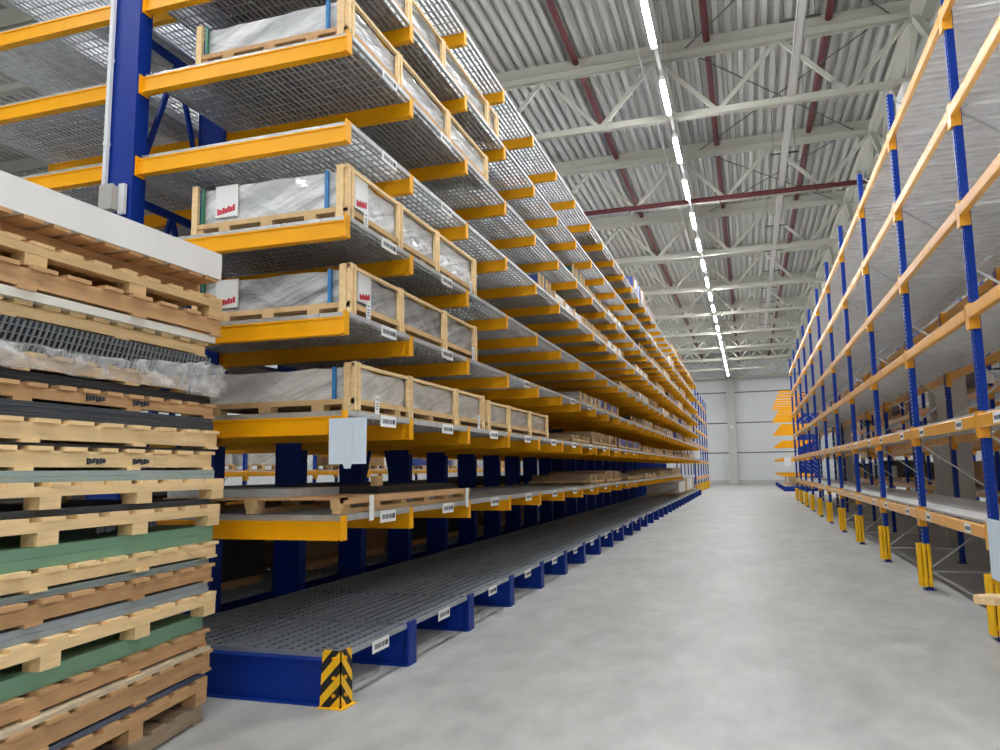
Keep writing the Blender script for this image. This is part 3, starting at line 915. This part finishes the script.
crate('film-wrapped flat crate with wooden uprights and a red-marked label, on the fourth arm level up', 3, 4.72, 7.5, .40, posts=[4.78, 5.62, 6.42, 7.44], group=GC, tags=(5.0, 7.3))
crate('film-wrapped crate with a blue strap on the third arm level up, below the red-labelled one', 2, 4.78, 7.5, .365, wrap='wrap_grey', posts=[4.82, 5.64, 6.6, 7.44], group=GC, tags=(5.05, 7.35), x0=-4.02)
crate('long white wrapped crate on the second arm level up, above the hanging pale sheet', 1, 4.86, 7.72, .345, wrap='wrap_white', posts=[4.9, 5.82, 6.88, 7.66], group=GC, tags=(5.2, 7.5), logo=False, x0=-4.15)
crate('loosely wrapped white crate with a green patch, behind the long white one', 1, 7.8, 10.45, .31, wrap='wrap_white', posts=[7.86, 8.6, 9.52, 10.4], group=GC, logo=False, x0=-4.0)
crate('grey film-wrapped flat crate on the sixth arm level up, nearest the camera', 5, 4.7, 7.95, .34, wrap='wrap', posts=[4.76, 5.6, 6.72, 7.88], group=GC, tags=(), logo=False, wood='pine_brown')
crate('flat wrapped crate high on the seventh arm level, with dark pallet boards beneath', 6, 4.72, 8.35, .33, wrap='wrap_grey', posts=[4.78, 5.8, 6.6, 7.95, 8.3], group=GC, logo=False, wood='pine_brown')
# first level: boards on pallets
z1 = LEV[0] + DECK
t_ = thing('wooden_pallet', 'brown pallet on the lowest arm level, under the silver and dark sheets', 'pallet', (-3.37, 5.9, z1))
b_ = MB()
for k in range(3): b_.box(-.72 + k * .69 - .02, -.72 + k * .69 + .05, -1.2, 1.2, 0, .035)
b_.build('bottom_board', M['pine_crate'], t_)
for k in range(3):
    for q in range(6):
        c = MB(); xx = -.705 + k * .69; yy = -1.15 + q * .46; c.box(xx - .05, xx + .05, yy - .05, yy + .05, .035, .095); c.build('block', M['pine_crate'], t_)
b_ = MB()
for q in range(13): b_.box(-.78, .76, -1.2 + q * .186, -1.2 + q * .186 + .15, .095, .115)
b_.box(.70, .765, -1.2, 1.2, .07, .115)
b_.build('top_board', M['pine_brown'], t_)
s_ = MB(); s_.box(.775, .778, -.92, -.85, -.06, .12); s_.build('hang_tag', M['paper'], t_)
s_ = MB(); s_.box(.775, .778, 1.05, 1.12, -.06, .12); s_.build('hang_tag', M['paper'], t_)
o = MB().box(-.62, .42, -.35, .35, 0, .055).build('sheet_pack', M['zinc'], None, loc=(-3.5, 5.06, z1 + .117)); tag(o, 'silver metal sheets on the near end of the lowest arm level', 'sheets')
o = MB()
for k in range(5): o.box(-.75 + .01 * (k % 2), .72 - .012 * (k % 3), -.84, .82 - .01 * k, k * .011, k * .011 + .0105)
o = o.build('sheet_pack', M['black_mesh'], None, loc=(-3.47, 6.28, z1 + .117)); tag(o, 'black sheets lying on the brown pallet behind the silver sheets', 'sheets')
o = MB().box(-.03, .03, -.05, .05, 0, .08).build('wood_offcut', M['pine_crate'], None, loc=(-2.86, 5.62, z1 + .174)); tag(o, 'small wooden block on the edge of the black sheets', 'block')

# ---- smaller loads further along the racking: level, y0, y1, height, wrap, look
far = [
 (7, 14.4, 17.3, .22, 'dark_goods', 'dark timber crate'), (7, 17.5, 20.2, .26, 'dark_goods', 'dark crate with pale edge boards'), (7, 20.4, 22.6, .62, 'wrap_blue', 'tall blue-wrapped bundle'), (7, 22.8, 25.0, .42, 'wrap_blue', 'dark blue wrapped bundle'),
 (7, 31.0, 33.2, .4, 'wrap_brown', 'brown crate'), (7, 33.5, 36.0, .5, 'dark_goods', 'dark crate'), (7, 36.4, 39.2, .3, 'wrap_white', 'pale crate'), (7, 39.6, 42.5, .35, 'wrap_brown', 'tan crate'),
 (6, 20.4, 23.0, .28, 'dark_goods', 'dark timber crate'), (6, 23.2, 25.6, .3, 'wrap_white', 'white-wrapped crate'), (6, 26.0, 28.6, .26, 'wrap_brown', 'brown wrapped crate'), (6, 29.2, 31.6, .5, 'wrap_white', 'white-wrapped bundle'), (6, 32, 34.5, .35, 'dark_goods', 'dark crate'), (6, 35, 38, .3, 'wrap', 'grey-wrapped crate'), (6, 38.6, 42.0, .3, 'wrap_brown', 'tan crate'),
 (5, 12.6, 13.6, .34, 'wrap_teal', 'teal-wrapped bundle'), (5, 13.8, 15.8, .24, 'wrap_brown', 'low timber crate'), (5, 16.0, 18.2, .26, 'wrap_white', 'white-wrapped crate'), (5, 21.0, 23.2, .3, 'dark_goods', 'dark crate'), (5, 24.0, 26.6, .3, 'wrap_brown', 'brown crate'), (5, 27.4, 29.8, .36, 'wrap_white', 'white crate'), (5, 31, 33.4, .3, 'wrap', 'grey-wrapped crate'), (5, 34.5, 37.2, .4, 'wrap_brown', 'tan crate'), (5, 38.4, 41.0, .3, 'dark_goods', 'dark crate'),
 (4, 10.3, 11.0, .3, 'wrap_blue', 'small dark blue wrapped bundle'), (4, 11.2, 13.4, .24, 'wrap_white', 'white-wrapped crate with loose film'), (4, 13.6, 15.6, .26, 'wrap_brown', 'timber crate'), (4, 15.8, 18.0, .26, 'wrap_white', 'pale crate'), (4, 20.2, 22.6, .25, 'wrap', 'grey-wrapped crate'), (4, 25.0, 27.6, .3, 'wrap_brown', 'brown crate'), (4, 29.0, 31.4, .34, 'dark_goods', 'dark crate'), (4, 33.0, 35.4, .36, 'wrap_white', 'white crate'), (4, 37.2, 40.6, .3, 'wrap_brown', 'tan crate'),
 (3, 17.4, 19.6, .2, 'wrap_brown', 'low brown crate'), (3, 20.6, 22.8, .26, 'wrap', 'grey-wrapped crate'), (3, 23.2, 25.0, .3, 'dark_goods', 'dark crate'), (3, 26.5, 28.8, .26, 'wrap_white', 'white crate'), (3, 30.4, 32.6, .32, 'wrap_brown', 'tan crate'), (3, 34.4, 37.0, .36, 'wrap_blue', 'blue-wrapped crate'), (3, 38.6, 41.4, .3, 'wrap', 'grey crate'),
 (2, 12.9, 14.4, .24, 'wrap_grey', 'grey foam bundle'), (2, 14.6, 17.0, .26, 'wrap_blue', 'pack under pale blue film'), (2, 19.0, 21.0, .2, 'dark_goods', 'low dark crate'), (2, 21.4, 23.4, .26, 'wrap_grey', 'grey-wrapped crate'), (2, 24.2, 26.4, .26, 'wrap_brown', 'brown crate'), (2, 27.6, 30.0, .3, 'wrap_white', 'white crate'), (2, 31.6, 34.4, .34, 'wrap_blue', 'blue-wrapped bundle'), (2, 36.0, 38.8, .3, 'wrap_brown', 'tan crate'), (2, 39.8, 42.8, .3, 'wrap', 'grey crate'),
 (1, 12.2, 13.6, .16, 'wrap_brown', 'low stack of timber'), (1, 13.9, 16.6, .28, 'wrap_brown', 'open timber frame crate'), (1, 17.0, 20.4, .26, 'wrap_blue', 'pack under pale blue film'), (1, 21.0, 23.0, .2, 'wrap_brown', 'brown crate'), (1, 23.6, 26.0, .2, 'wrap_grey', 'grey crate'), (1, 26.8, 29.6, .24, 'wrap_brown', 'tan crate'), (1, 30.4, 33.0, .24, 'dark_goods', 'dark crate'), (1, 34.2, 37.4, .3, 'wrap_brown', 'brown timber crate'), (1, 38.2, 41.6, .3, 'wrap_white', 'white crate'),
 (0, 13.6, 15.0, .2, 'wrap_brown', 'timber crate'), (0, 15.2, 17.0, .26, 'wrap_brown', 'pair of brown timber frames'), (0, 18.0, 20.6, .14, 'wrap_brown', 'low brown pack'), (0, 21.2, 24.0, .16, 'wrap_grey', 'low grey pack'), (0, 24.8, 28.4, .22, 'wrap_brown', 'brown timber crate'), (0, 29.2, 32.6, .3, 'wrap_brown', 'tan timber crate'),
]
for l, y0, y1, h, wrp, look in far:
    bay = min(range(len(YS)), key=lambda i: abs(YS[i] - (y0 + y1) / 2)) + 1
    crate('%s, %s arm level up, %s bay along the racking' % (look, ORD[l + 1], ORD[min(bay, 31)]), l, y0, y1, h, wrp, posts=[y0, y0 + (y1 - y0) / 3, y0 + 2 * (y1 - y0) / 3, y1], base_h=.08, strap=False, logo=False, simple=True, group='loads further along the cantilever rack',
          x0=-4.05 + .1 * (int(y0 * 7) % 3), x1=-2.7, wood='pine_crate' if wrp != 'dark_goods' else 'pine_brown')
# loads on the base level near the far end
for k, (y0, y1, h, wrp, look) in enumerate(((32.0, 35.8, .62, 'wrap_white', 'white-wrapped pallet load'), (36.3, 40.5, .72, 'wrap_white', 'taller white-wrapped pallet load'))):
    crate('%s on the floor-level base near the far end of the racking' % look, 0, y0, y1, h, wrp, z0=.326, base_h=.16, simple=True, strap=False, logo=False, x0=-4.1, x1=-2.75, posts=[y0, y1], group='white loads on the rack base')
# loads on the far side of the same rack, seen between the columns
for k, (l, y0, y1, h, m_, look) in enumerate(((0, 5.0, 7.6, .10, 'dark_goods', 'low dark pack'), (0, 8.0, 11.0, .14, 'dark_goods', 'dark sheet pack'), (0, 11.6, 14.6, .12, 'dark_goods', 'long dark pack'), (0, 15.2, 19, .16, 'dark_goods', 'far dark pack'))):
    b_ = MB()
    for q in range(4): b_.box(-.7, .68 - .02 * (q % 2), y0, y1 - .03 * (q % 3), q * h / 4, (q + 1) * h / 4 - .003)
    o = b_.build('sheet_pack', M[m_], None, loc=(-5.75, 0, LEV[l] + DECK)); tag(o, '%s behind the blue columns on the lowest arm level' % look, 'sheets', 'packs behind the blue columns')
for k, (y0, y1, h, look) in enumerate(((4.9, 7.4, .55, 'dark board stack'), (7.8, 10.4, .42, 'lower dark board stack'), (10.8, 14.2, .5, 'long dark board stack'), (14.6, 18.4, .46, 'farther dark board stack'))):
    t_ = thing('board_stack', '%s behind the blue columns at floor level' % look, 'boards', (-5.75, (y0 + y1) / 2, .326), group='board stacks behind the blue columns')
    Y = (y1 - y0) / 2
    b_ = MB()
    for q in range(3): b_.box(-.6 + q * .55, -.52 + q * .55, -Y, Y, 0, .1)
    b_.build('bearer', M['pine_brown'], t_)
    b_ = MB(); nl = int((h - .1) / .03)
    for q in range(nl): b_.box(-.7 + .015 * (q % 3), .68 - .02 * (q % 2), -Y, Y - .02 * (q % 4), .1 + q * .03, .1 + q * .03 + .027)
    b_.build('board', M['ply' if k % 2 else 'dark_goods'], t_)

# ---- hanging sheets and notices
def sheet(name, label, cat, x0, x1, y, z0, z1, m_, tab=False):
    b_ = MB(); n_ = 6; vs = []
    for i in range(n_ + 1):
        u = i / n_; xx = x0 + (x1 - x0) * u
        for zz, q in ((z0, 0), (z1, 1)):
            vs.append((xx, y + .006 * math.sin(u * 5) * (1 - q), zz))
    fs = [(2 * i, 2 * i + 2, 2 * i + 3, 2 * i + 1) for i in range(n_)]
    b_.raw(vs, fs)
    if tab: b_.raw([(x0 + (x1 - x0) * .38, y, z0), (x0 + (x1 - x0) * .62, y, z0), (x0 + (x1 - x0) * .58, y, z0 - .03), (x0 + (x1 - x0) * .42, y, z0 - .03)], [(0, 1, 2, 3)])
    o = b_.build(name, m_); s_ = o.modifiers.new('thick', 'SOLIDIFY'); s_.thickness = .002
    return tag(o, label, cat)
sheet('hanging_sheet', 'pale blue-white paper sheet hanging at the end of a yellow arm', 'paper', -2.68, -2.398, 4.56, 1.557, 1.864, M['paper_blue'], True)
o = MB().box(-.002, 0, -.56, 0, .53, 1.035).build('hanging_notice', M['paper_blue'], None, loc=(1.925, 7.66, 0)); tag(o, 'white paper notice hung on the lowest beam at the nearest post guard', 'paper')
sheet('hanging_notice', 'small white notice on the end post of the far pallet rack past the yellow arms', 'notice', -3.02, -2.62, 45.58, 2.0, 2.5, M['paper'])
sheet('hanging_notice', 'small white notice under the yellow arms near the end wall', 'notice', 2.05, 2.45, 49.85, 1.5, 2.05, M['paper'])
sheet('hanging_notice', 'white board on a post of the rack behind the concrete column', 'notice', 4.2, 4.42, 16.25, 2.98, 3.22, M['paper'])

# ---- right-hand side: crate in the near bay, timbers below it
t_ = thing('wooden_crate', 'plain light wooden crate on the first shelf of the nearest pallet rack bay', 'crate', (2.55, 6.9, .998))
b_ = MB(); b_.box(-.42, .42, -.62, .62, .05, .30); b_.build('box', M['pine_crate'], t_)
b_ = MB(); b_.box(-.44, .44, -.64, .64, .30, .32); b_.build('lid', M['pine'], t_)
for s in (-.55, 0, .5):
    MB().box(-.445, .445, s, s + .09, 0, .05).build('skid', M['pine_crate'], t_)
    MB().box(-.445, -.42, s, s + .08, .05, .30).build('batten', M['pine'], t_)
t_ = thing('timber_pile', 'low pile of sawn timbers under the nearest shelf of the pallet rack', 'timber', (2.75, 6.6, 0))
for k in range(4):
    for q in range(4): MB().box(-.6, .55, -.5 + q * .3, -.5 + q * .3 + .2, k * .11, k * .11 + .1).build('timber', M['pine_grey'], t_)
b_ = MB(); b_.prism([(1.615, 6.955), (1.60, 6.915), (1.63, 6.87), (1.72, 6.84), (3.1, 6.84), (3.1, 7.04), (1.74, 7.04), (1.66, 7.0)], 'z', 0, .06)
tag(b_.build('plank', M['pine'], None, loc=(0, 0, .43)), 'pale plank end poking out in front of the nearest yellow post guard', 'plank')

# ---- loads in the rack behind the concrete columns
rnd = random.Random(11)
def load(label, x, y, z, w, d, h, m_, group, base=.12, wood='pine_crate'):
    t_ = thing('pallet_load', label, 'pallet load', (x, y, z), group=group)
    b_ = MB()
    for q in range(3):
        xx = -w / 2 + .05 + q * (w - .1) / 2
        b_.box(xx - .05, xx + .05, -d / 2, d / 2, 0, .02); b_.box(xx - .05, xx + .05, -d / 2, -d / 2 + .1, .02, base - .02); b_.box(xx - .05, xx + .05, d / 2 - .1, d / 2, .02, base - .02); b_.box(xx - .05, xx + .05, -.06, .06, .02, base - .02)
    for q in range(7): b_.box(-w / 2, w / 2, -d / 2 + q * d / 7, -d / 2 + q * d / 7 + d / 7 * .75, base - .02, base)
    b_.build('pallet_base', M[wood], t_)
    MB().rumpled(-w / 2 + .03, w / 2 - .03, -d / 2 + .03, d / 2 - .03, base, h, step=.25, amp=.02, seed=int(abs(y) * 31 + z * 7)).build('load', M[m_], t_)
    return t_
looks = {'wrap_white': 'white-wrapped', 'carton': 'brown carton', 'wrap': 'grey-wrapped', 'dark_goods': 'dark', 'wrap_brown': 'kraft-wrapped'}
seq = ['wrap_white', 'carton', 'dark_goods', 'dark_goods', 'wrap_brown', 'wrap', 'carton', 'dark_goods']
k = 0
for i in range(1, 13):
    for l, z in enumerate([0.0] + LV[:4]):
        for f_ in (.27, .72):
            k += 1
            if (i * 3 + l * 5 + int(f_ * 10)) % 7 == 0 or (l >= 3 and i < 4) or (l == 4 and i < 7): continue
            m_ = seq[(k * 5 + i) % len(seq)]
            zz = z + .093 if l else 0.0
            load('%s load behind the concrete columns, %s, %s bay, %s half' % (looks[m_], ['floor', 'lowest shelf', 'second shelf', 'third shelf', 'fourth shelf'][l], ORD[i + 1], 'near' if f_ < .5 else 'far'),
                 4.92, 4.86 + (i + f_) * BAY, zz, .9, 1.1, .35 + .35 * rnd.random(), m_, 'loads behind the concrete columns')
# ---- loads in the rack across the far aisle
k = 0
for i in range(0, 11):
    for l, z in enumerate((0, 1.5, 3.1)):
        for f_ in (.27, .72):
            k += 1
            if (k * 7) % 5 < 2: continue
            m_ = ['dark_goods', 'wrap_white', 'carton', 'wrap_blue', 'wrap'][(k * 3) % 5]
            load('%s load across the hidden aisle, %s, %s bay, %s half' % ({**looks, 'wrap_blue': 'blue-wrapped'}[m_], ['on the floor', 'first shelf', 'second shelf'][l], ORD[i + 1], 'near' if f_ < .5 else 'far'),
                 -11.14, 3.0 + (i + f_) * BAY, z + (.093 if l else 0), .9, 1.1, .5 + .5 * rnd.random(), m_, 'loads across the hidden aisle')
# ---- a few loads on the far cantilever rack and far pallet rack
for k, (y, m_) in enumerate(((51.1, 'wrap_brown'), (53.3, 'wrap_white'), (55.5, 'wrap_brown'))):
    load('%s load on the base of the far cantilever rack, %s from its near end' % (looks[m_], ORD[k + 1]), 2.9, y, .316, 1.3, 1.2, .7, m_, 'loads on the far cantilever rack')


# ================================================================== camera, world, view
f_px, yaw, pitch, roll = 765.23, .31077, .12416, -.014115
fw = V((-math.sin(yaw) * math.cos(pitch), math.cos(yaw) * math.cos(pitch), math.sin(pitch)))
rt = V((math.cos(yaw), math.sin(yaw), 0)); up = rt.cross(fw)
c_, s_ = math.cos(roll), math.sin(roll)
r2_, u2_ = c_ * rt + s_ * up, -s_ * rt + c_ * up
cam = bpy.data.cameras.new('camera'); cam.sensor_width = 36; cam.lens = f_px * 36 / 1000; cam.clip_start = .05; cam.clip_end = 300
co = bpy.data.objects.new('camera', cam); COL.objects.link(co)
co.matrix_world = Matrix(((r2_.x, u2_.x, -fw.x, 0), (r2_.y, u2_.y, -fw.y, 0), (r2_.z, u2_.z, -fw.z, 1.5), (0, 0, 0, 1)))
SC.camera = co
w = bpy.data.worlds.new('world'); SC.world = w; w.use_nodes = True
bg = w.node_tree.nodes['Background']; bg.inputs[0].default_value = (.93, .97, 1, 1); bg.inputs[1].default_value = .45
SC.view_settings.view_transform = 'Standard'; SC.view_settings.look = 'None'
SC.view_settings.gamma = 1; SC.view_settings.use_curve_mapping = False
SC.view_settings.exposure = 0.0
SC.cycles.use_denoising = True
SC.cycles.max_bounces = 8; SC.cycles.diffuse_bounces = 5
